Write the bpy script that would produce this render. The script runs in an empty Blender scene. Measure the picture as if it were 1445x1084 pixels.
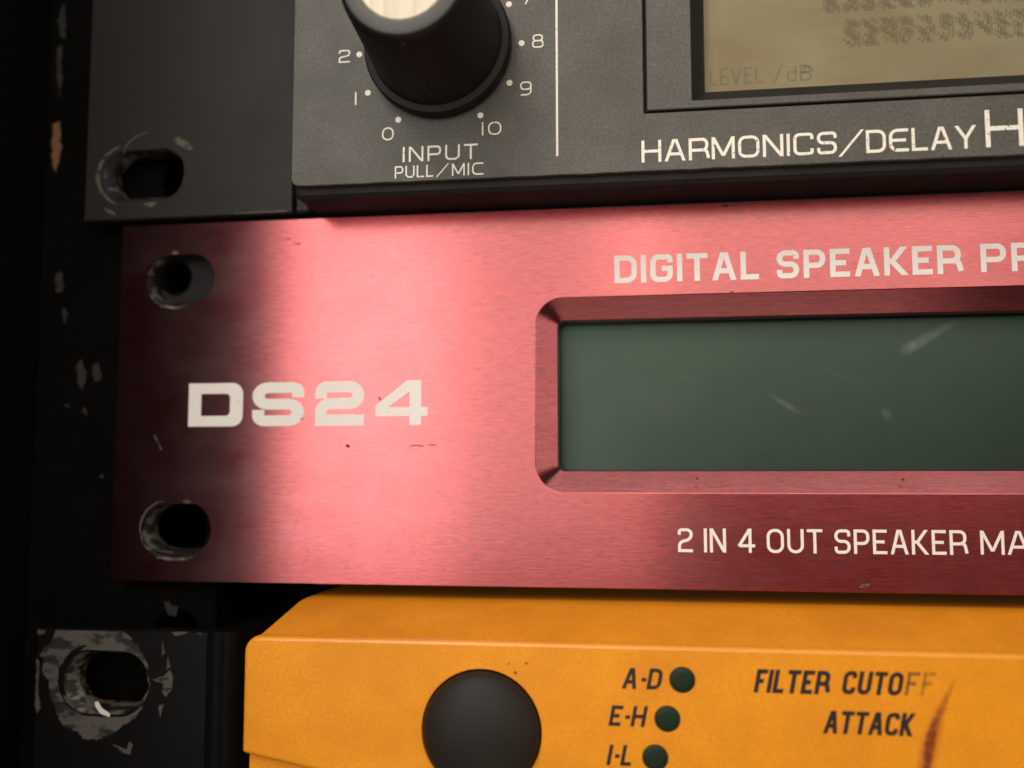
import bpy, math, random
from mathutils import Vector, noise
from mathutils.geometry import tessellate_polygon
random.seed(7)
MM = 0.001
sc = bpy.context.scene
col = sc.collection

# ------------------------------------------------------------------ camera
cd = bpy.data.cameras.new('camera')
cd.sensor_width = 36.0
cd.lens = 36.0 * 1400.0 / 1445.0
cd.clip_start = 0.002
cd.clip_end = 20.0
cd.dof.use_dof = True
cd.dof.focus_distance = 0.108
cd.dof.aperture_fstop = 13.0
cam = bpy.data.objects.new('camera', cd)
col.objects.link(cam)
cam.location = (65.68*MM, -113.58*MM, 12.75*MM)
cam.rotation_euler = (1.6615, 0.0007, 0.1440)
sc.camera = cam
sc.view_settings.view_transform = 'Standard'
sc.view_settings.look = 'None'
sc.view_settings.exposure = 0.0
sc.view_settings.gamma = 1.0

# ------------------------------------------------------------------ world (dim room) and lamps
w = bpy.data.worlds.new('World'); sc.world = w; w.use_nodes = True
bg = w.node_tree.nodes['Background']
bg.inputs[0].default_value = (0.85, 0.70, 0.66, 1); bg.inputs[1].default_value = 0.085

def area(name, loc, target, sx, sy, power, color, spread=180):
    l = bpy.data.lights.new(name, 'AREA'); l.shape = 'RECTANGLE'
    l.size = sx*MM; l.size_y = sy*MM; l.energy = power; l.color = color
    l.spread = math.radians(spread)
    o = bpy.data.objects.new(name, l); col.objects.link(o)
    o.location = Vector(loc)*MM
    o.rotation_euler = (Vector(target)-Vector(loc)).to_track_quat('-Z', 'Y').to_euler()
    return o
area('window_light', (-98, -300, 85), (-45, 0, 60), 145, 240, 0.122, (1.0, 0.93, 0.88), 84)
area('middle_fill_light', (19, -305, 90), (27, 0, 75), 94, 240, 0.17, (1.0, 0.91, 0.82))  # added dimmer fill, carries the highlight further right across the red metal
area('upper_left_light', (-70, -215, 250), (20, 0, 5), 130, 110, 0.12, (1.0, 0.93, 0.86), 80)
area('overhead_fill_light', (115, -165, 285), (110, 0, 20), 250, 90, 0.135, (1.0, 0.93, 0.88))  # added fill from above, brightens the lower bevel of the green display
area('upper_right_fill_light', (140, -300, 130), (130, 0, 105), 180, 165, 0.27, (1.0, 0.89, 0.78))  # added broad fill for the upper right of the red panel
area('lower_fill_light', (85, -125, -215), (85, 0, 30), 180, 90, 0.05, (1.0, 0.88, 0.80))  # added fill from below, brightens the top bevel of the green display
area('right_side_light', (430, -215, 30), (60, 0, 20), 150, 220, 0.17, (1.0, 0.88, 0.80))

# ------------------------------------------------------------------ material helpers
def mat(name):
    m = bpy.data.materials.new(name); m.use_nodes = True
    nt = m.node_tree; b = nt.nodes['Principled BSDF']
    return m, nt, b
def nd(nt, t, **kw):
    n = nt.nodes.new(t)
    for k, v in kw.items(): setattr(n, k, v)
    return n
def coords(nt, scale):
    tc = nd(nt, 'ShaderNodeTexCoord'); mp = nd(nt, 'ShaderNodeMapping')
    geo = nd(nt, 'ShaderNodeNewGeometry')
    nt.links.new(geo.outputs['Position'], mp.inputs[0])
    s = scale if isinstance(scale, (tuple, list)) else (scale,)*3
    mp.inputs['Scale'].default_value = tuple(1000*v for v in s)      # 1 unit of texture = 1 mm / scale
    return mp.outputs[0]
def noise_t(nt, scale, detail=3, rough=0.5, off=0):
    n = nd(nt, 'ShaderNodeTexNoise'); n.inputs['Scale'].default_value = 1
    n.inputs['Detail'].default_value = detail; n.inputs['Roughness'].default_value = rough
    nt.links.new(coords(nt, scale), n.inputs['Vector'])
    return n.outputs[0]
def ramp(nt, src, p0, p1, c0, c1):
    r = nd(nt, 'ShaderNodeValToRGB'); e = r.color_ramp.elements
    e[0].position = p0; e[1].position = p1
    f = lambda c: (c, c, c, 1) if isinstance(c, (int, float)) else tuple(c)+(1,)
    e[0].color = f(c0); e[1].color = f(c1)
    nt.links.new(src, r.inputs[0]); return r.outputs[0]
def mixc(nt, fac, a, b, mode='MIX'):
    n = nd(nt, 'ShaderNodeMix', data_type='RGBA', blend_type=mode)
    for s, v in ((0, fac), (6, a), (7, b)):
        if isinstance(v, (int, float)): n.inputs[s].default_value = v
        elif isinstance(v, (tuple, list)): n.inputs[s].default_value = tuple(v)+(1,)
        else: nt.links.new(v, n.inputs[s])
    return n.outputs[2]
def bump(nt, b, h, dist, strength=1.0):
    n = nd(nt, 'ShaderNodeBump'); n.inputs['Distance'].default_value = dist*MM
    n.inputs['Strength'].default_value = strength
    nt.links.new(h, n.inputs['Height']); nt.links.new(n.outputs[0], b.inputs['Normal'])

def red_metal():
    m, nt, b = mat('red_brushed_anodised')
    streak = noise_t(nt, (0.16, 1, 9), 4, 0.6)
    blotch = noise_t(nt, (0.12, 0.2, 0.22), 4, 0.6)
    fine = noise_t(nt, (2.5, 2.5, 22), 2, 0.6)
    c = ramp(nt, streak, 0.3, 0.7, (0.22, 0.019, 0.023), (0.385, 0.048, 0.056))
    c = mixc(nt, ramp(nt, blotch, 0.35, 0.75, 0.0, 0.45), c, (0.25, 0.036, 0.036))
    c = mixc(nt, ramp(nt, fine, 0.35, 0.65, 0.0, 0.5), c, (0.40, 0.07, 0.07))
    grain = noise_t(nt, (0.7, 1, 6.0), 3, 0.65)
    c = mixc(nt, 1.0, c, ramp(nt, grain, 0.3, 0.7, 0.78, 1.20), 'MULTIPLY')
    nt.links.new(c, b.inputs['Base Color'])
    b.inputs['Metallic'].default_value = 1.0
    nt.links.new(ramp(nt, streak, 0.2, 0.8, 0.22, 0.27), b.inputs['Roughness'])
    b.inputs['Anisotropic'].default_value = 0.80
    b.inputs['Coat Weight'].default_value = 1.0; b.inputs['Coat IOR'].default_value = 1.6
    nt.links.new(ramp(nt, blotch, 0.3, 0.7, 0.16, 0.26), b.inputs['Coat Roughness'])
    tv = nd(nt, 'ShaderNodeCombineXYZ'); tv.inputs[0].default_value = 1.0
    nt.links.new(tv.outputs[0], b.inputs['Tangent'])
    b.inputs['Anisotropic Rotation'].default_value = 0.25
    scr = noise_t(nt, (0.55, 1, 5.5), 3, 0.65)
    c2 = mixc(nt, ramp(nt, scr, 0.56, 0.70, 0.0, 0.65), c, (0.16, 0.016, 0.018)); nt.links.new(c2, b.inputs['Base Color'])
    bump(nt, b, noise_t(nt, (0.12, 1, 12), 2, 0.5), 0.005, 0.6)
    return m
def painted(name, c0, c1, rough, speck=3.0, bmp=0.02, spec=0.5, dust=None):
    m, nt, b = mat(name)
    n = noise_t(nt, speck, 3, 0.7); big = noise_t(nt, 0.12, 4, 0.6)
    c = ramp(nt, n, 0.3, 0.7, c0, c1)
    c = mixc(nt, ramp(nt, big, 0.35, 0.7, 0.0, 0.5), c, tuple(0.75*v for v in c0))
    if dust:
        d = noise_t(nt, 1.3, 5, 0.7)
        c = mixc(nt, ramp(nt, d, 0.66, 0.74, 0.0, 0.6), c, dust)
    nt.links.new(c, b.inputs['Base Color'])
    nt.links.new(ramp(nt, big, 0.3, 0.7, rough-0.06, rough+0.06), b.inputs['Roughness'])
    b.inputs['Specular IOR Level'].default_value = spec
    bump(nt, b, n, bmp, 0.6)
    return m
def simple(name, c, rough, metallic=0.0, spec=0.5):
    m, nt, b = mat(name)
    n = noise_t(nt, 4, 3, 0.6)
    nt.links.new(ramp(nt, n, 0.3, 0.7, tuple(v*0.85 for v in c), tuple(v*1.1 for v in c)), b.inputs['Base Color'])
    b.inputs['Roughness'].default_value = rough; b.inputs['Metallic'].default_value = metallic
    b.inputs['Specular IOR Level'].default_value = spec
    return m
def ink(name, c, worn=0.70, edge=0.05, alpha=1.0):
    m, nt, b = mat(name)
    n = noise_t(nt, 3.2, 4, 0.7)
    b.inputs['Base Color'].default_value = tuple(c)+(1,)
    b.inputs['Roughness'].default_value = 0.55
    nt.links.new(ramp(nt, n, worn, worn+edge, alpha, 0.0), b.inputs['Alpha'])
    return m
def bare_metal(name, patchy=0.5, c=(0.42, 0.40, 0.36), rough=0.45, met=0.85, sc_=1.1, bm=0.12):
    m, nt, b = mat(name)
    n = noise_t(nt, (sc_*0.7, sc_, sc_*1.4), 4, 0.55)
    f = ramp(nt, n, patchy-0.06, patchy+0.04, 0.0, 1.0)
    nt.links.new(mixc(nt, f, c, (0.012, 0.011, 0.010)), b.inputs['Base Color'])
    nt.links.new(ramp(nt, n, patchy-0.06, patchy+0.04, met, 0.0), b.inputs['Metallic'])
    b.inputs['Roughness'].default_value = rough
    bump(nt, b, noise_t(nt, 2.5, 4, 0.7), bm, 0.8)
    return m

M_red = red_metal()
M_bezel = painted('charcoal_panel_paint', (0.046, 0.043, 0.033), (0.114, 0.107, 0.086), 0.50, 3.0, 0.02, 0.45)
M_trim = painted('black_bezel_plastic', (0.014, 0.012, 0.012), (0.022, 0.019, 0.018), 0.6, 2.0, 0.03, 0.2, (0.10, 0.09, 0.08))
M_ear = painted('black_ear_paint', (0.012, 0.011, 0.009), (0.020, 0.018, 0.015), 0.5, 3.0, 0.03, 0.28)
M_gloss = painted('black_gloss_ear_paint', (0.004, 0.004, 0.0042), (0.007, 0.007, 0.0072), 0.36, 2.0, 0.01, 0.22)
M_rail = painted('black_rack_rail_paint', (0.002, 0.0018, 0.0015), (0.005, 0.0045, 0.004), 0.7, 1.0, 0.05, 0.05)
M_case = painted('black_case_lining', (0.003, 0.0025, 0.0025), (0.005, 0.0045, 0.0045), 0.8, 1.0, 0.1, 0.1)
M_yellow = painted('orange_yellow_plastic', (0.78, 0.262, 0.007), (0.95, 0.370, 0.014), 0.48, 3.0, 0.02, 0.3)
M_edge = painted('rubbed_yellow_edge', (0.86, 0.310, 0.012), (0.92, 0.360, 0.018), 0.28, 3.0, 0.01, 0.6)
M_knob = simple('black_knob_plastic', (0.010, 0.009, 0.008), 0.55, 0, 0.25)
M_rim = simple('knob_face_rim', (0.055, 0.053, 0.047), 0.5)
M_rubber = simple('black_button_rubber', (0.018, 0.014, 0.011), 0.55, 0, 0.25)
M_silver = simple('brushed_silver_cap', (0.50, 0.455, 0.34), 0.5, 0.4)
nt_ = M_silver.node_tree; b_ = nt_.nodes['Principled BSDF']
nt_.links.new(ramp(nt_, noise_t(nt_, (1.6, 1, .12), 4, 0.6), 0.3, 0.7, (0.40, 0.36, 0.26), (0.56, 0.51, 0.39)), b_.inputs['Base Color'])
M_cream = ink('cream_ink', (0.84, 0.79, 0.66), 0.61)
M_white = ink('warm_white_ink', (0.84, 0.80, 0.74), 0.645)
M_dark = ink('dark_brown_ink', (0.014, 0.006, 0.003), 0.68)
M_fade = ink('faded_brown_ink', (0.16, 0.07, 0.015), 0.60, 0.12, 0.55)
M_fader = ink('nearly_gone_brown_ink', (0.25, 0.11, 0.02), 0.52, 0.15, 0.40)
M_lcdtext = ink('faint_lcd_ink', (0.10, 0.085, 0.05), 0.58, 0.3, 0.26)
M_metal = bare_metal('scraped_bare_metal', 0.50, (0.22, 0.20, 0.17), 0.4, 0.6, 0.6, 0.05)
M_dim = bare_metal('dim_paint_chip', 0.50, (0.07, 0.065, 0.052), 0.7)
M_metal2 = bare_metal('half_scraped_metal', 0.46, (0.16, 0.145, 0.125), 0.5, 0.5, 0.6, 0.05)
M_chip = bare_metal('pale_paint_chip', 0.60, (0.15, 0.14, 0.115), 0.7)
M_wood = simple('chipped_plywood', (0.20, 0.095, 0.04), 0.8)

def lcd(name, c0, c1, c2, s):
    m, nt, b = mat(name)
    n = noise_t(nt, s, 4, 0.55); g = noise_t(nt, 6, 2, 0.6)
    c = ramp(nt, n, 0.35, 0.68, c0, c1)
    c = mixc(nt, ramp(nt, g, 0.3, 0.7, 0.0, 0.3), c, c2)
    nt.links.new(c, b.inputs['Base Color'])
    b.inputs['Roughness'].default_value = 0.55
    return m
M_green = lcd('green_lcd', (0.012, 0.034, 0.021), (0.026, 0.056, 0.036), (0.032, 0.050, 0.028), 0.09)
M_sepia = lcd('aged_sepia_lcd', (0.25, 0.180, 0.085), (0.36, 0.335, 0.225), (0.27, 0.235, 0.145), (0.07, 0.1, 0.12))
def glass(name, tint, rough, gl=(1, 1, 1)):
    m = bpy.data.materials.new(name); m.use_nodes = True; nt = m.node_tree
    nt.nodes.remove(nt.nodes['Principled BSDF']); out = nt.nodes['Material Output']
    t = nd(nt, 'ShaderNodeBsdfTransparent'); t.inputs[0].default_value = tuple(tint)+(1,)
    g = nd(nt, 'ShaderNodeBsdfGlossy'); g.inputs['Roughness'].default_value = rough; g.inputs[0].default_value = tuple(gl)+(1,)
    lw = nd(nt, 'ShaderNodeFresnel'); lw.inputs[0].default_value = 1.45
    mx = nd(nt, 'ShaderNodeMixShader')
    nt.links.new(lw.outputs[0], mx.inputs[0]); nt.links.new(t.outputs[0], mx.inputs[1]); nt.links.new(g.outputs[0], mx.inputs[2])
    nt.links.new(mx.outputs[0], out.inputs[0]); return m
M_glass = glass('display_window', (0.92, 0.95, 0.92), 0.30, (0.32, 0.44, 0.36))
M_glass2 = glass('sepia_display_window', (0.95, 0.94, 0.90), 0.34, (0.75, 0.70, 0.52))
M_smudge_reflection = ink('window_smudge_reflection', (0.30, 0.36, 0.30), 0.46, 0.3, 0.07)
M_drip = ink('red_brown_drip', (0.42, 0.060, 0.010), 0.62, 0.2, 0.80)
M_driplight = ink('orange_brown_smear', (0.42, 0.11, 0.012), 0.56, 0.3, 0.42)
M_spot = ink('dark_grime', (0.05, 0.012, 0.010), 0.56, 0.2, 0.75)
def soft_ink(name, c, strength, rough=0.55):
    m, nt, b = mat(name)
    b.inputs['Base Color'].default_value = tuple(c)+(1,); b.inputs['Roughness'].default_value = rough
    at = nd(nt, 'ShaderNodeAttribute', attribute_name='cover')
    n = noise_t(nt, 1.6, 4, 0.65)
    mu = nd(nt, 'ShaderNodeMath', operation='MULTIPLY'); nt.links.new(at.outputs['Fac'], mu.inputs[0])
    nt.links.new(ramp(nt, n, 0.25, 0.65, strength, strength*0.35), mu.inputs[1]); nt.links.new(mu.outputs[0], b.inputs['Alpha'])
    return m
S_smear = soft_ink('orange_brown_smear_soft', (0.40, 0.085, 0.008), 0.75)
S_drip = soft_ink('red_brown_drip_soft', (0.26, 0.022, 0.004), 1.0)
S_smudge_reflection = soft_ink('pane_smudge_reflection_soft', (0.42, 0.46, 0.42), 0.30)  # pale film colour, also used for the painted light reflection
M_led = simple('unlit_green_lens', (0.008, 0.022, 0.009), 0.5, 0, 0.25)

# ------------------------------------------------------------------ object helpers
def mesh_obj(name, verts, faces, material, parent=None, smooth=False, origin=(0, 0, 0), ang=35):
    me = bpy.data.meshes.new(name)
    me.from_pydata([((v[0]-origin[0])*MM, (v[1]-origin[1])*MM, (v[2]-origin[2])*MM) for v in verts], [], faces)
    me.materials.append(material); me.validate(); me.update()
    if smooth:
        for p in me.polygons: p.use_smooth = True
        me.set_sharp_from_angle(angle=math.radians(ang))
    o = bpy.data.objects.new(name, me); col.objects.link(o)
    if parent is not None:
        par = parent
        wp = Vector((0, 0, 0))
        while par is not None:
            wp += par.location; par = par.parent
        o.parent = parent; o.location = Vector(origin)*MM - wp
    else:
        o.location = Vector(origin)*MM
    return o
def thing(name, label, cat, loc):
    o = bpy.data.objects.new(name, None); col.objects.link(o)
    o.empty_display_size = 0.01
    o.location = Vector(loc)*MM; o['label'] = label; o['category'] = cat
    return o
def area2(L): return 0.5*sum(L[i][0]*L[(i+1) % len(L)][1]-L[(i+1) % len(L)][0]*L[i][1] for i in range(len(L)))
def ccw(L): return L if area2(L) > 0 else L[::-1]
def rrect(x0, z0, x1, z1, r, n=8):
    r = min(r, (x1-x0)/2-1e-4, (z1-z0)/2-1e-4); out = []
    for cx, cz, a0 in ((x1-r, z1-r, 0), (x0+r, z1-r, 90), (x0+r, z0+r, 180), (x1-r, z0+r, 270)):
        for k in range(n+1):
            a = math.radians(a0+90*k/n); out.append((cx+r*math.cos(a), cz+r*math.sin(a)))
    return out
def circle(cx, cz, r, n=48): return [(cx+r*math.cos(2*math.pi*k/n), cz+r*math.sin(2*math.pi*k/n)) for k in range(n)]
def inset(L, d):
    # move a ccw loop inwards by d (outwards when negative)
    n = len(L); out = []
    for i in range(n):
        a, b, c = Vector(L[i-1]), Vector(L[i]), Vector(L[(i+1) % n])
        e1 = (b-a).normalized(); e2 = (c-b).normalized()
        n1 = Vector((-e1.y, e1.x)); n2 = Vector((-e2.y, e2.x))
        m = n1+n2
        if m.length < 1e-6: m = n1
        m.normalize(); k = max(0.35, m.dot(n1))
        out.append(tuple(b+m*(d/k)))
    return out
def wobble(L, amp, freq=0.8, seed=0):
    out = []
    for x, z in L:
        v = noise.noise_vector(Vector((x*freq, z*freq, seed*7.3)))
        out.append((x+v.x*amp, z+v.y*amp))
    return out
def dense(L, step, closed=True):
    out = []; n = len(L)
    for i in range(n if closed else n-1):
        a, b = Vector(L[i]), Vector(L[(i+1) % n]); k = max(1, int((b-a).length/step))
        for j in range(k): out.append(tuple(a.lerp(b, j/k)))
    return out
def plate(name, outer, holes, y0, thick, bev, material, parent=None, hbev=None, smooth=True, origin=(0, 0, 0)):
    # a flat plate in the XZ plane, front face at y0 (towards -Y), with through holes and chamfered edges
    loops = [(ccw(outer), bev, False)] + [(ccw(h), bev if hbev is None else hbev, True) for h in holes]
    V, F, fr, bk = [], [], [], []
    for L, b, hole in loops:
        Li = inset(L, -b if hole else b); n = len(L)
        i0 = len(V); V += [(x, y0, z) for x, z in Li]; fr.append(list(range(i0, i0+n)))
        i1 = len(V); V += [(x, y0+b, z) for x, z in L]
        i2 = len(V); V += [(x, y0+thick, z) for x, z in L]; bk.append(list(range(i2, i2+n)))
        for s, t in ((i0, i1), (i1, i2)):
            for k in range(n):
                q = [s+k, s+(k+1) % n, t+(k+1) % n, t+k]
                F.append(q if hole else q[::-1])
    for groups, flip in ((fr, False), (bk, True)):
        flat = [i for g in groups for i in g]
        tri = tessellate_polygon([[Vector((V[i][0], V[i][2], 0)) for i in g] for g in groups])
        for t in tri:
            f = [flat[i] for i in t]
            a, b_, c = (V[i] for i in f)
            cr = (b_[0]-a[0])*(c[2]-a[2])-(b_[2]-a[2])*(c[0]-a[0])
            if abs(cr) < 1e-9: continue
            if (cr > 0) == flip: f = f[::-1]
            F.append(f)
    return mesh_obj(name, V, F, material, parent, smooth, origin)
def loft(name, rings, material, parent=None, smooth=True, cap_last=False, cap_first=False, flip=False, origin=(0, 0, 0), ang=35):
    # rings: list of (loop, y or list of y); every loop has the same number of points
    V, F = [], []; n = len(rings[0][0])
    for L, y in rings:
        V += [(p[0], y if isinstance(y, (int, float)) else y[i], p[1]) for i, p in enumerate(L)]
    for r in range(len(rings)-1):
        for k in range(n):
            q = [r*n+k, r*n+(k+1) % n, (r+1)*n+(k+1) % n, (r+1)*n+k]
            F.append(q[::-1] if flip else q)
    if cap_last: F.append([(len(rings)-1)*n+k for k in range(n)][::(-1 if flip else 1)])
    if cap_first: F.append([k for k in range(n)][::(1 if flip else -1)])
    return mesh_obj(name, V, F, material, parent, smooth, origin, ang)
def lathe(name, cx, cz, prof, material, parent, n=72, smooth=True, cap=True, ripple=None):
    # prof: list of (radius, y) from panel towards the camera
    V, F = [], []
    for j, (r, y) in enumerate(prof):
        for k in range(n):
            rr = r*(ripple(k, j) if ripple else 1)
            V.append((cx+rr*math.cos(2*math.pi*k/n), y, cz+rr*math.sin(2*math.pi*k/n)))
    for j in range(len(prof)-1):
        for k in range(n): F.append([j*n+k, j*n+(k+1) % n, (j+1)*n+(k+1) % n, (j+1)*n+k])
    if cap: F.append([(len(prof)-1)*n+k for k in range(n)])
    return mesh_obj(name, V, F, material, parent, smooth, (cx, prof[0][1], cz))
def blob(name, pts, y, material, parent, wob=0.15, seed=1, thick=0.03):
    L = wobble(dense(pts, 0.25), wob, 1.6, seed)
    return plate(name, L, [], y-thick, thick-0.004, 0.0, material, parent, smooth=False)

def soft_strip(name, pts, wd, y, m, parent, ends):
    # a thin film lying on a surface, fading out towards its edges
    P = []
    for i in range(len(pts)-1):
        for t in (0, .25, .5, .75):
            P.append(tuple(pts[i][k]*(1-t)+pts[i+1][k]*t for k in (0, 1))+(wd[i]*(1-t)+wd[i+1]*t, ends[i]*(1-t)+ends[i+1]*t))
    P.append(tuple(pts[-1])+(wd[-1], ends[-1]))
    V, F, A = [], [], []
    for i, (x, z, w_, e) in enumerate(P):
        a = Vector(P[max(0, i-1)][:2]); b = Vector(P[min(len(P)-1, i+1)][:2]); d = (b-a).normalized(); nn = Vector((-d.y, d.x))
        for k in range(7):
            u = (k-3)/3; V.append((x+nn.x*u*w_/2, y, z+nn.y*u*w_/2)); A.append(e*max(0, 1-abs(u))**.8 if abs(u) > .34 else e)
    for i in range(len(P)-1):
        for k in range(6): F.append([i*7+k, i*7+k+1, i*7+k+8, i*7+k+7])
    o = mesh_obj(name, V, F, m, parent, False, (pts[0][0], y, pts[0][1]))
    at = o.data.attributes.new('cover', 'FLOAT', 'POINT')
    for i, v in enumerate(A): at.data[i].value = v
    return o

# ------------------------------------------------------------------ stroke lettering (flat print, built as thin ink ribbons)
Rr = 0.20
G = {
 'D': (.86, [('c', [(0,0),(1,0,.26),(1,1,.26),(0,1)])]), 'I': (0, [('o', [(.5,0),(.5,1)])]),
 'G': (.86, [('o', [(1,.74),(1,1,Rr),(0,1,Rr),(0,0,Rr),(1,0,Rr),(1,.48),(.52,.48)])]),
 'T': (.80, [('o', [(0,1),(1,1)]), ('o', [(.5,1),(.5,0)])]),
 'A': (.90, [('d', [(0,0),(.45,1)]), ('d', [(1,0),(.55,1)]), ('o', [(.17,.30),(.83,.30)])]),
 'L': (.68, [('o', [(0,1),(0,0),(1,0)])]),
 'S': (.82, [('o', [(1,.74),(1,1,Rr),(0,1,Rr),(0,.51,Rr),(1,.51,Rr),(1,0,Rr),(0,0,Rr),(0,.26)])]),
 'P': (.80, [('o', [(0,0),(0,1),(1,1,Rr),(1,.42,Rr),(0,.42)])]),
 'E': (.72, [('o', [(1,1),(0,1),(0,0),(1,0)]), ('o', [(0,.5),(.93,.5)])]),
 'F': (.70, [('o', [(1,1),(0,1),(0,0)]), ('o', [(0,.5),(.9,.5)])]),
 'e': (.84, [('o', [(1,1),(0,1,.28),(0,0,.28),(1,0)]), ('o', [(0,.5),(.95,.5)])]),
 'K': (.84, [('o', [(0,0),(0,1)]), ('d', [(.97,1),(.30,.50)]), ('d', [(1,0),(.30,.50)]), ('o', [(0,.5),(.34,.5)])]),
 'R': (.84, [('o', [(0,0),(0,1),(1,1,Rr),(1,.44,Rr),(0,.44)]), ('o', [(.6,.44),(.98,.44,.12),(1,0)])]),
 'O': (.90, [('c', [(0,0,.26),(1,0,.26),(1,1,.26),(0,1,.26)])]),
 'Q': (.90, [('c', [(0,0,.40),(1,0,.40),(1,1,.40),(0,1,.40)])]),
 '0': (.80, [('c', [(0,0,.36),(1,0,.36),(1,1,.36),(0,1,.36)])]),
 'N': (.86, [('o', [(0,0),(0,1)]), ('o', [(1,0),(1,1)]), ('d', [(0,1),(1,0)])]),
 'M': (.98, [('o', [(0,0),(0,1)]), ('o', [(1,0),(1,1)]), ('d', [(0,1),(.5,.08)]), ('d', [(1,1),(.5,.08)])]),
 'U': (.86, [('o', [(0,1),(0,0,.26),(1,0,.26),(1,1)])]),
 'H': (.86, [('o', [(0,0),(0,1)]), ('o', [(1,0),(1,1)]), ('o', [(0,.5),(1,.5)])]),
 'C': (.84, [('o', [(1,.74),(1,1,Rr),(0,1,Rr),(0,0,Rr),(1,0,Rr),(1,.26)])]),
 'c': (.86, [('o', [(1,1),(0,1,.30),(0,0,.30),(1,0)])]),
 'Y': (.90, [('d', [(0,1),(.5,.42)]), ('d', [(1,1),(.5,.42)]), ('o', [(.5,.46),(.5,0)])]),
 'V': (.90, [('d', [(0,1),(.48,0)]), ('d', [(1,1),(.52,0)])]),
 '/': (.80, [('d', [(0,-.08),(1,1.08)])]), '-': (.42, [('o', [(0,.44),(1,.44)])]),
 '1': (0, [('o', [(.5,0),(.5,1)])]), '7': (.72, [('o', [(0,1),(1,1)]), ('d', [(1,1),(.35,0)])]),
 '2': (.80, [('o', [(0,.76),(0,1,Rr),(1,1,Rr),(1,.56,Rr),(0,.40,.16),(0,0),(1,0)])]),
 '4': (.92, [('o', [(.76,0),(.76,1)]), ('d', [(.76,1),(0,.26)]), ('o', [(0,.26),(1,.26)])]),
 '8': (.84, [('c', [(0.06,.53,.2),(.94,.53,.2),(.94,1,.2),(0.06,1,.2)]), ('c', [(0,0,.2),(1,0,.2),(1,.53,.2),(0,.53,.2)])]),
 '9': (.80, [('c', [(0,.44,.22),(1,.44,.22),(1,1,.22),(0,1,.22)]), ('o', [(1,.6),(1,0,.28),(.08,0)])]),
 'B': (.84, [('c', [(0,0),(1,0,.2),(1,.52,.2),(0,.52)]), ('c', [(0,.52),(.94,.52,.2),(.94,1,.2),(0,1)])]),
 'd': (.70, [('o', [(1,1),(1,0),(0,0,.2),(0,.6,.2),(1,.6)])]),
}
def rounded(pts, closed):
    out = []; n = len(pts)
    for i, p in enumerate(pts):
        r = p[2] if len(p) > 2 else 0
        if r <= 0 or (not closed and i in (0, n-1)): out.append(Vector((p[0], p[1]))); continue
        P = Vector(p[:2]); A = Vector(pts[i-1][:2]); B = Vector(pts[(i+1) % n][:2])
        ra = min(r, (A-P).length*0.5); rb = min(r, (B-P).length*0.5); rr = min(ra, rb)
        a = P+(A-P).normalized()*rr; b = P+(B-P).normalized()*rr
        for k in range(7):
            t = k/6
            if abs((A-P).normalized().dot((B-P).normalized())) < 0.05:
                th_ = math.pi/2*t; c_ = a+b-P; out.append(c_+(P-b)*math.cos(th_)+(P-a)*math.sin(th_)); continue
            out.append((1-t)*(1-t)*a+2*t*(1-t)*(P*0.86+(a+b)*0.07)+t*t*b)
    dd = []
    for q in out:
        if not dd or (q-dd[-1]).length > 1e-4: dd.append(q)
    if closed and (dd[0]-dd[-1]).length < 1e-4: dd.pop()
    return dd
def ribbon(P, t, closed, hcap):
    n = len(P); Lf, Rt = [], []
    for i in range(n):
        if closed: a, c = P[i-1], P[(i+1) % n]
        else: a, c = (P[i-1] if i else None), (P[i+1] if i < n-1 else None)
        b = P[i]
        e1 = (b-a).normalized() if a is not None else None; e2 = (c-b).normalized() if c is not None else None
        if e1 is None: e1 = e2
        if e2 is None: e2 = e1
        n1 = Vector((-e1.y, e1.x)); n2 = Vector((-e2.y, e2.x)); m = (n1+n2).normalized(); k = max(.5, m.dot(n1))
        off = m*(t/2/k)
        if hcap and (a is None or c is None) and abs(e1.y) > .05: off = Vector((t/2/e1.y*-1, 0)) if True else off
        Lf.append(b+off); Rt.append(b-off)
    return Lf, Rt
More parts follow.
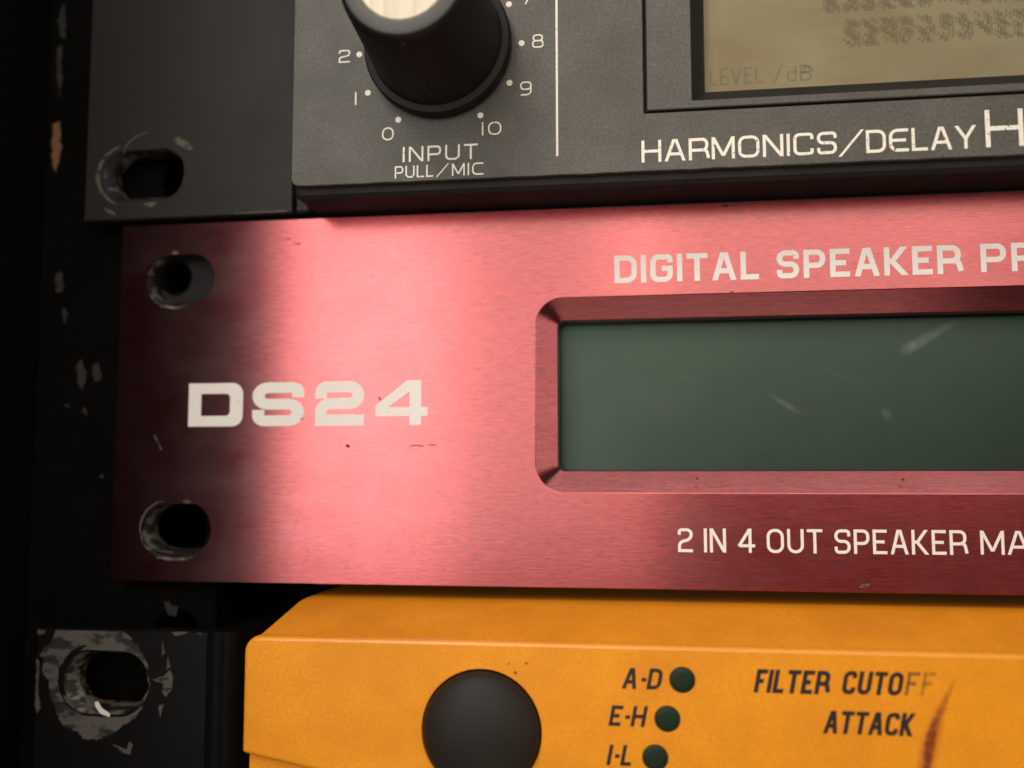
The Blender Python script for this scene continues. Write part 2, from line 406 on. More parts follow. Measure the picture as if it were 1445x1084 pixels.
def lettering(name, text, x0, x1, z0, z1, weight, y, material, parent, sp=0.20, space=0.42, slant=0.0, xk=1.0, z0b=None):
    """text between x0 and x1 (mm), baseline z0, cap height to z1; weight = stroke / height"""
    H = z1-z0; items = []; cur = 0.0
    for ch in text:
        if ch == ' ': cur += space; continue
        wd, st = G[ch]; W = wd if wd > 0 else weight
        items.append((cur, W, st)); cur += W+sp
    total = cur-sp; S = (x1-x0)/(H*total) if x1 is not None else xk
    V, F = [], []; lay = 0
    for cx, W, st in items:
        for si, (kind, pts) in enumerate(st):
            t = weight
            # work in unscaled glyph space so curves keep an even stroke, then stretch
            q = []
            for p in pts:
                px = t/2+p[0]*(W*S-t) if W > weight+1e-6 else W*S/2
                pz = t/2+p[1]*(1-t)
                if kind == 'd':
                    pz = p[1] if p[1] in (0, 1) else pz
                    if p[1] < 0 or p[1] > 1: pz = p[1]
                elif kind == 'o' and len(p) == 2:
                    # vertical strokes run the full height
                    if len(pts) == 2 and pts[0][0] == pts[1][0]: pz = p[1] if p[1] in (0, 1) else pz
                    elif p in (pts[0], pts[-1]) and p[1] in (0, 1):
                        nb = pts[1] if p is pts[0] else pts[-2]
                        if abs(nb[0]-p[0]) < 1e-6: pz = p[1]
                        else: px = px + (t/2 if p[0] > .5 else -t/2)
                    elif p in (pts[0], pts[-1]):
                        nb = pts[1] if p is pts[0] else pts[-2]
                        if abs(nb[1]-p[1]) < 1e-6 and p[0] == 1: px += t/2
                elif kind == 'o' and False: pass
                q.append((px, pz)+tuple(p[2:]))
            P = rounded(q, kind == 'c')
            L, R_ = ribbon(P, t, kind == 'c', kind == 'd')
            b = len(V); n = len(P); yy = y-0.006-0.0035*si
            for a, c in zip(L, R_):
                for v in (a, c):
                    X = cx*S+v.x; V.append((x0+(X+slant*v.y)*H, yy-0.00012*(len(V)//2-b//2), z0+v.y*H+((z0b-z0)*(X*H)/(x1-x0) if z0b is not None else 0)))
            for k in range(n if kind == 'c' else n-1):
                k2 = (k+1) % n; F.append([b+2*k, b+2*k+1, b+2*k2+1, b+2*k2])
    return mesh_obj(name, V, F, material, parent, False, (x0, y, z0))

# ================================================================== RACK CASE (behind and left of the units)
case = thing('rack_case', 'black rack case at far left, its mounting rail showing chipped paint', 'rack case', (-12, 0, -60))
def box(name, x0, x1, y0, y1, z0, z1, material, parent, bev=0.3):
    return plate(name, [(x0, z0), (x1, z0), (x1, z1), (x0, z1)], [], y0, y1-y0, bev, material, parent)
box('side_wall', -26, -13.5, -89, 320, -140, 190, M_case, case, 1.0)
box('back_wall', -13, 495, 300, 312, -140, 190, M_case, case, 0.5)
holes = []
for k in range(-6, 9):
    for dz in (5.97, 21.85, 37.72):
        holes.append(circle(7.0, k*44.45+dz, 2.9 if dz != 5.97 else 3.6, 24))
holes = [h for h in holes if -130 < h[0][1] < 180]
plate('mounting_rail', [(-13.2, -138), (12.1, -138), (12.1, 188), (-13.2, 188)], holes, 3.2, 2.6, 0.25, M_rail, case)
M_nut = painted('dark_nut_metal', (0.006, 0.0056, 0.0047), (0.013, 0.012, 0.010), 0.5, 2.0, 0.05, 0.25)
plate('cage_nut', rrect(2.2, 33.2, 11.9, 41.2, .4, 4), [circle(5.7, 37.5, 2.25, 40)], 2.75, .4, .08, M_nut, case, hbev=.12)
lathe('nut_thread', 5.7, 37.5, [(2.42, 2.74), (2.35, 2.66), (2.2, 2.72), (2.12, 3.0), (2.2, 3.3), (2.05, 3.6), (2.2, 3.9), (2.0, 4.3), (2.0, 9)], M_nut, case, 40, cap=False)
box('rail_flange', 9.6, 12.1, 6.0, 30, -138, 188, M_rail, case, 0.2)
for i, (pts, mt) in enumerate([
    ([(-11.9, 74), (-11.2, 75), (-11.0, 72.5), (-11.0, 70), (-11.8, 71)], M_dim),
    ([(-12.1, 69), (-11.3, 69.5), (-11.2, 66), (-11.3, 62), (-11.9, 65)], M_dim),
    ([(-12.2, 58.5), (-11.2, 59), (-10.9, 55), (-11.5, 51.8), (-12.2, 54.5)], M_wood),
    ([(-11.0, 38.5), (-10.2, 39), (-9.6, 36.5), (-10.6, 36)], M_dim),
    ([(-9.8, 34), (-8.9, 33.5), (-9.4, 32)], M_dim),
    ([(-7.6, 26.5), (-6.8, 27.5), (-6.0, 25), (-6.6, 23.5), (-7.2, 24.5)], M_dim),
    ([(-5.4, 26.8), (-4.4, 27), (-4.0, 25), (-5.0, 24.6)], M_dim),
    ([(-9.0, 21.5), (-8.4, 21.8), (-8.2, 21.0)], M_dim),
    ([(-6.6, 20.6), (-6.1, 21.4), (-5.8, 20.2)], M_dim),
    ([(-4.0, 12.6), (-3.4, 12.9), (-3.3, 12.2)], M_dim),
    ([(5.2, -2.6), (7.4, -3.6), (7.0, -4.6), (5.8, -4.2)], M_dim)]):
    blob('paint_chip', pts, 3.2, mt, case, 0.35, i)

# ================================================================== UPPER UNIT (charcoal delay)
up = thing('delay_unit', 'charcoal rack effects unit with input knob and sepia display, above the red panel', 'effects unit', (0, 0, 44))
RX = 478.0
slot = wobble(rrect(-2.3, 46.7, 8.4, 52.9, 3.1, 8), 0.25, 0.5, 3)
slot_o = wobble(inset(ccw(rrect(-2.3, 46.7, 8.4, 52.9, 3.1, 8)), -0.05), 0.25, 0.5, 3)
ear = plate('mounting_ear', [(-4.7, 44.2), (22.55, 44.2), (22.55, 87.6), (-4.7, 87.6)], [slot], -1.0, 2.6, 0.18, M_ear, up)
plate('ear_flange', [(22.7, 44.35), (24.6, 44.35), (24.6, 87.4), (22.7, 87.4)], [], -0.6, 60, 0.3, M_ear, up)
def rim(slot_loop, y, w0, depth, sx, sz, material, parent, seed, wob=0.25):
    # countersunk, scraped edge inside a slot
    L = ccw(slot_loop)
    inner = [(x*1.0, z) for x, z in inset(L, w0)]
    inner = [(x+sx, z+sz) for x, z in inner]
    return loft('slot_rim', [(inset(L, 0.01), y+0.25), (wobble([((a[0]*.5+b[0]*.5), (a[1]*.5+b[1]*.5)) for a, b in zip(L, inner)], wob, 1.2, seed), y+depth*0.5), (inner, y+depth), (inner, y+depth+1.3)], material, parent, flip=False)
rim(slot, -1.0, 0.45, 1.5, 0.5, 0.12, M_metal2, up, 4)
def arc_band(cx, cz, rx, rz, a0, a1, wd, n=26, seed=0, jit=0.4):
    o, i = [], []
    for k in range(n+1):
        a = math.radians(a0+(a1-a0)*k/n); f = max(0.0, math.sin(math.pi*k/n))**0.5*(1+jit*noise.noise(Vector((k*.45, seed, 0))))
        o.append((cx+(rx+wd*f)*math.cos(a), cz+(rz+wd*f)*math.sin(a))); i.append((cx+rx*math.cos(a), cz+rz*math.sin(a)))
    return o+i[::-1]
blob('paint_wear_or_glint', arc_band(2.6, 49.9, 5.3, 4.3, 120, 238, 0.5, seed=1), -1.0, M_chip, up, 0.1, 2)
blob('paint_wear_or_glint', [(6.9, 53.9), (7.5, 54.5), (8.9, 53.6), (9.5, 52.9), (9.1, 52.7), (8.2, 53.1)], -1.0, M_chip, up, 0.12, 5)
blob('paint_wear_or_glint', [(3.2, 46.1), (4.4, 46.4), (5.2, 46.2), (4.3, 45.7)], -1.0, M_chip, up, 0.1, 6)
blob('paint_wear_or_glint', [(-2.0, 45.9), (-1.2, 45.6), (-.3, 45.0), (-.6, 44.8), (-1.6, 45.3)], -1.0, M_chip, up, 0.1, 7)
blob('paint_wear_or_glint', arc_band(4.0, 51.6, 3.8, 3.6, 95, 165, 0.18, seed=3), -1.0, M_chip, up, 0.1, 8)
blob('edge_scrape', [(15.2, 44.42), (21.8, 44.42), (21.8, 44.60), (18.6, 44.56), (15.2, 44.5)], -1.0, M_chip, up, 0.04, 9)

# bezel body behind the face plate (its lower lip shows as a lighter strip)
box0 = dense([(25.0, 87.6), (25.0, 44.9)], 1, False)
lip = [(25.0, 87.6)]+[(25.0+.9*(1-math.cos(a)), 45.0-.9*math.sin(a)) for a in [math.radians(15*k) for k in range(7)]]+[(RX-40, 44.1), (RX-40, 87.6)]
plate('bezel', lip, [rrect(70.0, 52.35, 205.0, 78, .3, 3)], -7.1, 7.0, 0.45, M_trim, up, hbev=0.05)
bot = [(25.0+.9*(1-math.cos(a)), 46.2-.8*math.sin(a)) for a in [math.radians(15*k) for k in range(7)]]
wav = []
x = 26.5
while x < RX-41:
    wav.append((x, 45.33+0.07*noise.noise(Vector((x*0.35, 2, 0)))+0.04*noise.noise(Vector((x*1.3, 5, 0))))); x += 0.8
face_outer = [(25.0, 87.0)]+bot+wav+[(RX-40, 45.4), (RX-40, 87.0)]
disp_hole = rrect(64.85, 51.75, 210.0, 79, .15, 3)
plate('face_plate', face_outer, [disp_hole], -8.0, 0.8, 0.08, M_bezel, up)
plate('display_surround', rrect(65.20, 52.06, 209.65, 78.7, .12, 3), [rrect(70.05, 52.95, 204.6, 77.6, .15, 3)], -8.0, 0.86, 0.10, M_bezel, up)
# dark stepped frame down to the display
fo = rrect(70.05, 52.95, 204.6, 77.6, .15, 3); fi = rrect(71.55, 54.45, 203.2, 76.4, .15, 3)
loft('display_frame', [(ccw(fo), -7.93), (ccw(inset(ccw(fo), .35)), -7.3), (ccw(fi), -6.2), (ccw(fi), -4.6)], M_trim, up)
plate('display', rrect(71.0, 54.0, 204.0, 77.2, .2, 3), [], -4.9, 0.6, 0.02, M_sepia, up)
plate('display_pane', rrect(71.3, 54.2, 203.6, 76.9, .2, 3), [], -6.3, 0.6, 0.0, M_glass2, up, smooth=False)
lettering('display_lettering', 'LEVEL', 72.1, 77.9, 55.6, 57.6, .13, -4.9, M_lcdtext, up)
lettering('display_lettering', '/dB', 78.9, 83.1, 55.6, 57.5, .13, -4.9, M_lcdtext, up)
lettering('display_lettering_shadow', 'LEVEL /dB', 72.35, 83.35, 55.4, 57.35, .16, -4.89, M_lcdtext, up)
# rows of faint dot-matrix blocks, each with its offset shadow painted as ink
V, F = [], []
rnd = random.Random(3)
for row, (zb, xs) in enumerate(((59.4, 86.5), (63.4, 84.5))):
    for c in range(11):
        for ix in range(5):
            for iz in range(7):
                if rnd.random() < 0.42: continue
                xx = xs+c*1.95+ix*.30; zz = zb+iz*.42; b = len(V)
                V += [(xx+.34, -4.903, zz-.30), (xx+.64, -4.903, zz-.30), (xx+.64, -4.903, zz+.12), (xx+.34, -4.903, zz+.12)]; F.append([b, b+1, b+2, b+3]); b += 4
                V += [(xx, -4.906, zz), (xx+.26, -4.906, zz), (xx+.26, -4.906, zz+.37), (xx, -4.906, zz+.37)]; F.append([b, b+1, b+2, b+3])
dm = mesh_obj('display_characters', V, F, M_lcdtext, up); dm['kind'] = 'stuff'

# printing on the face plate
yf = -8.0
lettering('lettering', 'HARMONICS', 64.55, 84.95, 46.30, 48.72, .135, yf, M_cream, up, sp=.14)
lettering('lettering', '/', 85.1, 87.7, 46.15, 48.60, .10, yf, M_cream, up)
lettering('lettering', 'DeLAY', 87.9, 98.85, 46.22, 48.68, .135, yf, M_cream, up, sp=.13)
lettering('lettering', 'H', 99.75, 103.45, 46.25, 50.2, .12, yf, M_cream, up)
lettering('lettering', 'INPUT', 38.0, 46.55, 47.58, 49.32, .13, yf, M_cream, up, sp=.24)
lettering('lettering', 'PULL', 37.12, 41.55, 45.76, 47.14, .12, yf, M_cream, up, sp=.20)
lettering('lettering', '/', 41.85, 43.3, 45.80, 47.10, .09, yf, M_cream, up)
lettering('lettering', 'MIc', 43.65, 47.2, 45.76, 47.14, .12, yf, M_cream, up, sp=.22)
for ch, x0, x1, zc, h in (('0', 35.6, 36.95, 50.93, 1.5), ('10', 47.0, 49.2, 50.95, 1.5), ('9', 51.3, 52.6, 55.30, 1.6), ('8', 52.65, 53.95, 60.66, 1.55), ('2', 30.4, 31.75, 60.30, 1.5), ('7', 51.45, 52.7, 65.75, 1.5)):
    lettering('scale_number', ch, x0, x1, zc-h/2, zc+h/2, .11, yf, M_cream, up, sp=.28)
lettering('scale_number', '1', 32.38, 32.56, 54.50, 56.0, .12, yf, M_cream, up)
KX, KZ = 42.15, 60.6
for a in (-120, -90-30*1, ):
    pass
for dx, dz in ((-4.69, -8.1), (4.70, -8.1), (-8.27, -4.76), (-9.33, -.2), (9.33, -.07), (7.97, -4.55), (7.9, 4.54), (-8.2, 4.5), (4.7, 8.1), (-4.7, 8.1), (0, 9.35)):
    plate('scale_dot', circle(KX+dx, KZ+dz, .34, 16), [], yf-.012, .01, 0, M_cream, up, smooth=False)
plate('divider_line', [(55.28, 47.45), (55.52, 47.45), (55.52, 84), (55.28, 84)], [], yf-.012, .01, 0, M_cream, up, smooth=False)

# knob
kb = lathe('knob', KX, KZ, [(8.25, -8.25), (8.3, -8.5), (8.3, -9.6), (8.12, -9.9), (7.45, -10.05), (7.35, -10.4), (6.55, -23.6), (6.45, -24.3), (6.15, -24.75), (5.9, -24.85)], M_knob, up, 96, cap=False,
           ripple=lambda k, j: 1.0)
def sub(o_name, *a, **k): return lathe(o_name, *a, **k)
lathe('face_rim', KX, KZ, [(6.02, -24.80), (5.85, -24.90), (4.75, -24.90), (4.68, -24.80), (4.62, -24.2)], M_rim, kb, 96, cap=False)
lathe('silver_cap', KX, KZ, [(4.66, -24.35), (4.66, -24.55), (4.45, -24.7), (0.5, -24.72)], M_silver, kb, 96)
mesh_obj('pointer_ridge', [(KX-.35, -10.3, KZ-7.45), (KX+.35, -10.3, KZ-7.45), (KX+.22, -23.9, KZ-6.62), (KX-.22, -23.9, KZ-6.62), (KX-.35, -10.3, KZ-7.2), (KX+.35, -10.3, KZ-7.2), (KX+.22, -23.9, KZ-6.3), (KX-.22, -23.9, KZ-6.3)],
         [[0, 3, 2, 1], [0, 4, 7, 3], [1, 2, 6, 5], [0, 1, 5, 4], [3, 7, 6, 2]], M_knob, kb)

# ================================================================== RED PANEL UNIT
red = thing('speaker_processor', 'red brushed metal rack unit marked DS24 with a dark green display, in the middle', 'speaker processor', (0, 0, 0))
s_hi = rrect(3.35, 33.75, 12.35, 39.75, 2.9, 8); s_lo = rrect(4.0, 3.15, 12.75, 9.2, 2.9, 8)
s_hi_w = wobble(s_hi, .18, .5, 11); s_lo_w = wobble(s_lo, .18, .5, 12)
WO = ccw(rrect(51.9, 10.55, 176, 33.25, 3.3, 10)); WI = ccw(rrect(54.45, 13.15, 173.4, 30.70, .8, 10))
o = plate('front_panel', rrect(0.1, 0, 482.5, 43.68, .25, 3), [s_hi_w, s_lo_w, WO], 0, 2.6, 0.0, M_red, red, smooth=False)
loft('window_bevel', [(inset(WO, .0), 0.0), (inset(WO, .12), .03), (inset(WI, -.08), 1.55), (WI, 1.65), (WI, 3.6)], M_red, red, ang=14)
loft('edge_chamfer', [(ccw(rrect(0.1, 0, 482.5, 43.68, .25, 3)), 0.02), (ccw(rrect(0.0, -.1, 482.6, 43.78, .3, 3)), .14), (ccw(rrect(0.0, -.1, 482.6, 43.78, .3, 3)), 2.55)], M_red, red, flip=True)
rim(s_lo_w, 0, .28, 1.5, .3, .3, M_metal2, red, 21)
rim(s_hi_w, 0, .30, 1.5, .2, .15, M_metal2, red, 22)
blob('paint_wear_or_glint', arc_band(8.6, 6.1, 4.9, 3.3, 205, 300, 0.45, seed=5), 0, M_metal, red, 0.1, 31)
blob('paint_wear_or_glint', arc_band(7.0, 6.3, 3.2, 3.2, 95, 230, 0.25, seed=6), 0, M_chip, red, 0.1, 32)
blob('paint_wear_or_glint', [(9.0, 9.5), (9.6, 9.9), (10.2, 9.4), (9.6, 9.25)], 0, M_chip, red, 0.08, 33)
blob('paint_wear_or_glint', arc_band(7.6, 36.7, 4.3, 3.3, 215, 290, 0.40, seed=8), 0, M_metal, red, 0.1, 34)
blob('paint_wear_or_glint', [(6.6, 40.0), (7.1, 40.4), (7.7, 40.0), (7.2, 39.85)], 0, M_chip, red, 0.08, 35)
blob('scratch', [(5.0, 17.6), (5.25, 17.5), (6.2, 15.8), (6.05, 15.7)], 0, M_chip, red, 0.05, 36)
for i, pts in enumerate(([(29.3, 16.0), (29.5, 16.35), (29.8, 16.2), (29.7, 15.85)], [(37.0, 16.0), (38.8, 16.02), (38.8, 16.15), (37.0, 16.12)], [(39.3, 16.05), (40.2, 16.1), (40.2, 16.22), (39.3, 16.18)],
                         [(73.6, 43.3), (73.9, 43.5), (74.4, 43.3), (74.0, 43.1)], [(74.1, 33.3), (74.4, 33.5), (74.7, 33.25)], [(23.5, 19.4), (24.0, 19.4), (24.0, 19.1)], [(70, 12.3), (70.3, 12.4), (70.3, 12.1)], [(92, 12.2), (92.4, 12.3), (92.3, 11.9)],
                         [(33.1, 21.9), (33.6, 21.8), (33.5, 21.4)], [(21.0, 41.3), (21.9, 41.35), (21.9, 41.2)], [(22.0, 40.6), (23.2, 40.7), (23.2, 40.55)])):
    blob('grime_speck', pts, 0, M_spot, red, 0.12, 40+i)
blob('scratch', [(87.2, .5), (87.6, .85), (88.4, .9), (88.5, .7), (87.8, .45)], 0, M_chip, red, 0.05, 55)

# big extended bold letters: polygons with counters
def poly_letter(loops, x0, x1, z0, z1, ox=0.0):
    out = []
    for L in loops: out.append([(x0+(x1-x0)*x, z0+(z1-z0)*z) for x, z in L])
    return out
def band(P, wx, wz, closed=False):
    pass
def bold(name, ch, x0, x1, z0, z1):
    wv, wh = .235, .245                       # stem and bar thickness as a share of width and height
    W, Hh = x1-x0, z1-z0
    tv, th = wv*W, wh*Hh
    if ch == 'D':
        o = [(x0, z0)]+[p for p in rrect(x0-5, z0, x1, z1, 1.15, 8) if p[0] > x0+1][0:0]
        rr_ = rrect(x0-6, z0, x1, z1, 1.35, 8); right = rr_[-9:]+rr_[:9]
        out_ = [(x0, z0)]+right+[(x0, z1)]
        ri = rrect(x0-6, z0+th, x1-tv, z1-th, .55, 6); r2 = ri[-7:]+ri[:7]
        inn = [(x0+tv, z0+th)]+r2+[(x0+tv, z1-th)]
        return plate(name, out_, [inn], -0.02, .012, 0, M_white, red, smooth=False)
    if ch == '4':
        o = [(.655, 0), (.875, 0), (.875, .205), (1, .205), (1, .40), (.875, .40), (.875, 1), (.60, 1), (.0, .44), (.0, .205), (.655, .205)]
        h = [(.655, .40), (.655, .76), (.23, .40)]
        L = poly_letter([o, h], x0, x1, z0, z1)
        return plate(name, L[0], [L[1]], -0.02, .012, 0, M_white, red, smooth=False)
    # S and 2 as one thick centre line, widened separately in x and z
    t = th
    if ch == 'S': pts = [(1, .70), (1, 1, 1.1), (0, 1, 1.1), (0, .5, 1.1), (1, .5, 1.1), (1, 0, 1.1), (0, 0, 1.1), (0, .33)]
    else: pts = [(0, .66), (0, 1, 1.1), (1, 1, 1.1), (1, .5, 1.1), (0, .5, 1.1), (0, 0), (1, 0)]
    k = tv/th
    q = []
    for i, p in enumerate(pts):
        px = t/2+p[0]*(W/k-t); pz = t/2+p[1]*(Hh-t)
        if ch == '2' and i == len(pts)-1: px = W/k
        q.append((px, pz)+tuple(p[2:]))
    P = rounded(q, False); L, R_ = ribbon(P, t, False, False)
    V, F = [], []
    for a, c in zip(L, R_):
        for v in (a, c): V.append((x0+v.x*k, -0.012-0.0001*(len(V)//2), z0+v.y))
    for i in range(len(P)-1): F.append([2*i, 2*i+1, 2*i+3, 2*i+2])
    return mesh_obj(name, V, F, M_white, red)
for ch, x0, x1 in (('D', 9.45, 16.4), ('S', 17.6, 24.1), ('2', 25.5, 31.5), ('4', 32.95, 39.2)):
    bold('model_lettering', ch, x0, x1, 18.52, 23.78)
lettering('lettering', 'DIGITAL SPeAKeR'.replace('e', 'E'), 61.2, 99.2, 34.72, 37.92, .185, 0, M_white, red, sp=.17, space=.50)
lettering('lettering', 'PR', 101.25, 107.2, 34.80, 37.95, .185, 0, M_white, red, sp=.17)
lettering('lettering', '2 IN 4 OUT SPEAKER', 67.95, 98.55, 4.08, 6.72, .125, 0, M_white, red, sp=.17, space=.44)
lettering('lettering', 'MA', 99.95, 104.9, 4.15, 6.68, .125, 0, M_white, red, sp=.12)

# display
plate('display', rrect(53, 12, 175, 32, .3, 3), [], 6.6, .8, .05, M_green, red)
loft('display_gasket', [(inset(WI, -.1), 3.5), (inset(WI, -.1), 6.6)], M_case, red)
plate('display_pane', rrect(53.2, 12.0, 174.6, 31.9, .3, 3), [], 3.75, .5, 0, M_glass, red, smooth=False)
soft_strip('smudge_or_reflection', [(93.3, 26.5), (94.6, 27.2), (96.4, 28.2), (98.4, 29.3), (100.2, 30.2)], [1.3, 1.8, 1.5, 1.1, .5], 3.70, S_smudge_reflection, red, [.2, 1, .8, .6, 0])  # white wedge of reflected light, painted as a pale film on the pane
soft_strip('smudge_or_reflection', [(78.4, 22.2), (79.6, 21.3), (80.9, 20.5), (82.4, 19.5)], [.4, .7, 1.1, .6], 3.70, S_smudge_reflection, red, [0, .5, .6, 0])
soft_strip('smudge_or_reflection', [(91.5, 20.6), (91.6, 19.6), (91.6, 18.2)], [.9, 1.5, .8], 3.70, S_smudge_reflection, red, [0, .5, 0])
soft_strip('hairline_scratch', [(66, 24.5), (69, 23.9), (74, 22.2)], [.07, .1, .05], 3.70, S_smudge_reflection, red, [0, .9, 0])
soft_strip('hairline_scratch', [(84, 26.0), (86, 24.2), (88.2, 23.1)], [.07, .09, .05], 3.70, S_smudge_reflection, red, [0, .8, 0])
soft_strip('smudge_or_reflection', [(57, 20), (62, 22), (68, 21), (72, 23)], [3, 7, 6, 3], 3.71, S_smudge_reflection, red, [0, .10, .12, 0])

# ================================================================== YELLOW UNIT
yel = thing('synth_module', 'orange-yellow rack sound module with big round black button, below the red panel', 'sound module', (0, -2, -48))
ye_slot = wobble(rrect(-3.9, -15.0, 6.75, -8.0, 3.2, 8), .22, .45, 70)
# ear: plate whose right side bends back in a rounded fold
plate('mounting_ear', [(-7.3, -47), (14.2, -47), (14.2, -5.35), (-7.3, -5.35)], [ye_slot], -3.0, 2.4, .2, M_gloss, yel)
V, F = [], []
prof = [(14.2, -3.0), (14.5, -3.25), (15.2, -3.45), (15.7, -3.25), (16.1, -2.9), (16.6, -2.95), (17.2, -2.6), (17.6, -2.0), (17.7, -1.0), (17.7, 60)]
for z in (-47, -5.35): V += [(x, y, z) for x, y in prof]
n = len(prof)
for i in range(n-1): F.append([i, i+1, n+i+1, n+i])
F.append(list(range(n, 2*n)))
mesh_obj('ear_fold', V, F, M_gloss, yel, smooth=True)
rim(ye_slot, -3.0, .6, 1.8, .6, .35, M_metal, yel, 71)
ring_o = [(-4.9, -5.45), (3.4, -5.42), (4.9, -6.7), (6.2, -8.2), (6.95, -10.2), (7.0, -11.6), (6.3, -13.6), (5.6, -15.3), (4.0, -16.4), (2.4, -17.6), (1.0, -17.8), (-1.0, -17.7), (-2.6, -16.9), (-4.1, -15.8), (-4.9, -13.9), (-5.4, -12.4), (-6.2, -10.2), (-6.7, -8.6), (-6.2, -7.6), (-5.2, -6.4)]
blobL = wobble(wobble(dense(ring_o, .18), .45, 0.9, 72), .22, 3.5, 74)
blobL = [(x, min(z, -5.56)) for x, z in blobL]
M_scrape = bare_metal('grey_scraped_ring', 0.55, (0.105, 0.094, 0.080), 0.6, 0.2, 0.5, 0.03)
M_glint = bare_metal('pale_painted_glint', 0.95, (0.95, 0.92, 0.85), 0.3, 0.2, 0.5, 0.02)  # near-white colour that paints the glint at the slot edge
blob('paint_wear_or_glint', [(.4, -13.7), (.8, -13.6), (1.3, -14.3), (2.4, -15.0), (2.3, -15.35), (1.2, -15.0), (.5, -14.2)], -3.06, M_glint, yel, .06, 120)  # glint on the slot edge, painted as a bright flake
blob('paint_wear_or_glint', [(-3.6, -13.0), (-3.2, -13.1), (-2.0, -14.3), (-2.3, -14.5), (-3.2, -13.8)], -3.06, M_chip, yel, .06, 121)  # second, duller glint painted as a pale flake
plate('scraped_ring', blobL, [inset(ccw(ye_slot), -.22)], -3.03, .028, 0, M_scrape, yel, smooth=False)
plate('paint_crescent', wobble(arc_band(2.0, -11.3, 5.6, 4.6, 118, 222, 0.8, seed=9), .1, 1.2, 73), [], -3.07, .03, 0, M_gloss, yel, smooth=False)
for i, pts in enumerate(([(7.4, -10.9), (8.9, -10.6), (9.6, -9.6), (10.0, -10.9), (9.9, -12.0), (9.2, -12.9), (8.7, -12.4), (8.9, -11.4)], [(8.5, -6.6), (8.9, -7.8), (8.6, -8.2)], [(9.3, -8.3), (9.6, -9.4), (9.1, -9.7)],
                         [(-7.2, -8.9), (-6.8, -9.2), (-6.9, -12.0), (-6.5, -14.6), (-6.9, -15.2), (-7.2, -14.3)], [(2.8, -18.4), (3.9, -19.3), (5.0, -19.5), (5.3, -18.2), (4.8, -18.1), (4.6, -18.9)],
                         [(-7.2, -5.6), (-6.2, -5.6), (-6.4, -6.1), (-7.2, -6.1)], [(8.4, -13.9), (9.0, -13.6), (8.5, -15.2)], [(9.6, -5.45), (11.8, -5.45), (11.2, -5.7), (10.2, -5.9)], [(12.6, -5.45), (13.4, -5.45), (13.3, -5.65)])):
    blob('paint_wear_or_glint', pts, -3.0, M_chip, yel, .14, 80+i)
# body: sloped top, drafted left side, rounded front corner
def front_loop(x0, z1, r, zb=-47, x1=470):
    L = [(x1, zb), (x1, z1)]
    for k in range(9):
        a = math.radians(90+90*k/8); L.append((x0+r+r*math.cos(a), z1-r+r*math.sin(a)))
    L.append((x0, zb)); return L
btn = circle(47.78, -13.15, 6.15, 72)
leds = [(67.94, -7.52), (66.43, -11.32), (65.2, -15.09), (63.9, -18.9)]
# main housing (front lies 1 mm behind the raised panel)
loft('housing', [(ccw(front_loop(22.9, -4.55, 1.2)), -11.0), (ccw(front_loop(22.75, -4.22, 1.6)), -10.8), (ccw(front_loop(24.7, -1.75, .3)), -2.2), (ccw(front_loop(24.9, -1.6, .2)), 0.0), (ccw(front_loop(24.9, -1.6, .2)), 60)], M_yellow, yel, flip=True, cap_first=False)
plate('housing_front', front_loop(22.9, -4.55, 1.2), [circle(47.78, -13.15, 6.2, 48)], -11.0, .4, 0, M_yellow, yel, smooth=False)
# raised front panel with a slanting lower edge, rounded rim
fp = [(470, -47), (470, -4.2)]
for k in range(9):
    a = math.radians(90+90*k/8); fp.append((22.35+1.7+1.7*math.cos(a), -4.2-1.7+1.7*math.sin(a)))
fp += [(22.35, -16.0), (22.5, -16.25), (22.8, -16.35), (29.3, -17.55), (36, -18.6), (42, -19.4), (60, -21), (60, -47)]
fp = ccw(fp)
front_holes = [btn]+[circle(x, z, 1.26, 32) for x, z in leds]
cap = plate('front_panel', inset(fp, .45), front_holes, -12.0, 1.0, 0.0, M_yellow, yel, hbev=.08, smooth=True)
loft('front_edge', [(inset(fp, .45), -12.0), (inset(fp, .30), -11.975), (inset(fp, .17), -11.89), (inset(fp, .07), -11.75), (inset(fp, .01), -11.5), (fp, -10.95)], M_edge, yel, flip=True)
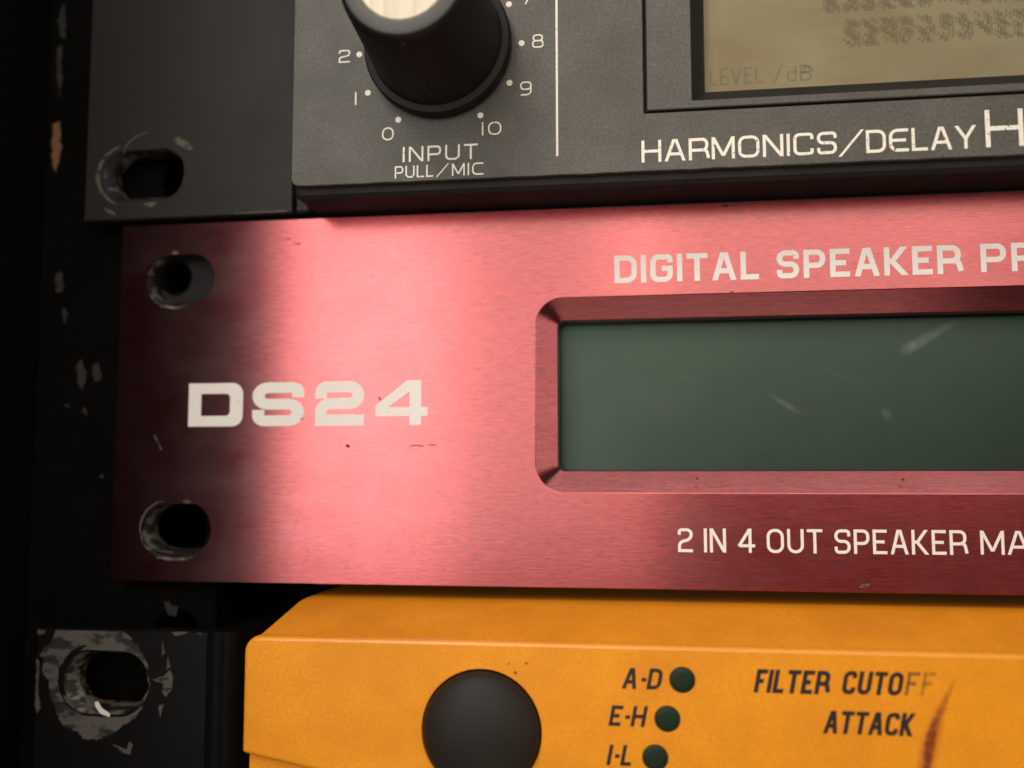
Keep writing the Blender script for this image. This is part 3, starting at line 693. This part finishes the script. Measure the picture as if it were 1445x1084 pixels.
# button: domed, sits in its hole
bp = [(6.0, -11.3), (6.0, -12.1)]+[(6.0*math.cos(math.radians(a)), -12.1-2.3*math.sin(math.radians(a))) for a in range(8, 90, 7)]+[(.15, -14.4)]
lathe('round_button', 47.78, -13.15, bp, M_rubber, yel, 72)
for x, z in leds:
    lathe('indicator_lens', x, z, [(1.22, -11.5), (1.22, -11.98), (1.12, -12.05), (.6, -12.07), (.1, -12.075)], M_led, yel, 28)
yt = -12.0
lettering('lettering', 'A-D', 61.95, 65.75, -8.5, -6.45, .185, yt, M_dark, yel, sp=.10, slant=.20)
lettering('lettering', 'E-H', 60.6, 64.15, -12.15, -10.15, .185, yt, M_dark, yel, sp=.10, slant=.20)
lettering('lettering', 'I-L', 60.4, 62.75, -15.95, -13.95, .185, yt, M_dark, yel, sp=.12, slant=.20)
lettering('lettering', 'FILTER', 74.75, 81.75, -8.50, -6.24, .190, yt, M_dark, yel, sp=.13, slant=.20)
lettering('lettering', 'CUTO', 83.0, 88.55, -8.40, -6.18, .190, yt, M_dark, yel, sp=.12, slant=.20)
lettering('worn_lettering', 'F', 88.85, 90.0, -8.32, -6.14, .155, yt, M_fade, yel, slant=.20)
lettering('worn_lettering', 'F', 90.3, 91.4, -8.30, -6.12, .15, yt, M_fader, yel, slant=.20)
lettering('lettering', 'ATTACK', 81.2, 89.45, -12.15, -9.98, .190, yt, M_dark, yel, sp=.10, slant=.20)
soft_strip('smear', [(93.8, -6.2), (93.3, -7.2), (92.6, -8.6), (92.0, -9.9), (91.5, -11.2), (91.0, -12.8), (90.7, -14.4), (90.4, -16.6)], [.2, .5, .8, 1.2, 1.7, 2.0, 2.0, 1.8], yt-.01, S_smear, yel, [0, .5, .8, .9, 1, 1, 1, 1])
soft_strip('drip_mark', [(92.1, -9.6), (91.6, -10.8), (91.2, -12.0), (90.9, -13.2), (90.7, -14.6), (90.5, -16.4)], [.25, .7, 1.05, 1.15, 1.0, .8], yt-.016, S_drip, yel, [0, .7, 1, 1, 1, 1])
for i, (x, z) in enumerate(((50.6, -6.4), (52.4, -6.25), (51.3, -7.2))):
    blob('grime_speck', circle(x, z, .12+.04*(i % 3), 8), yt, M_fader, yel, .12, 100+i)
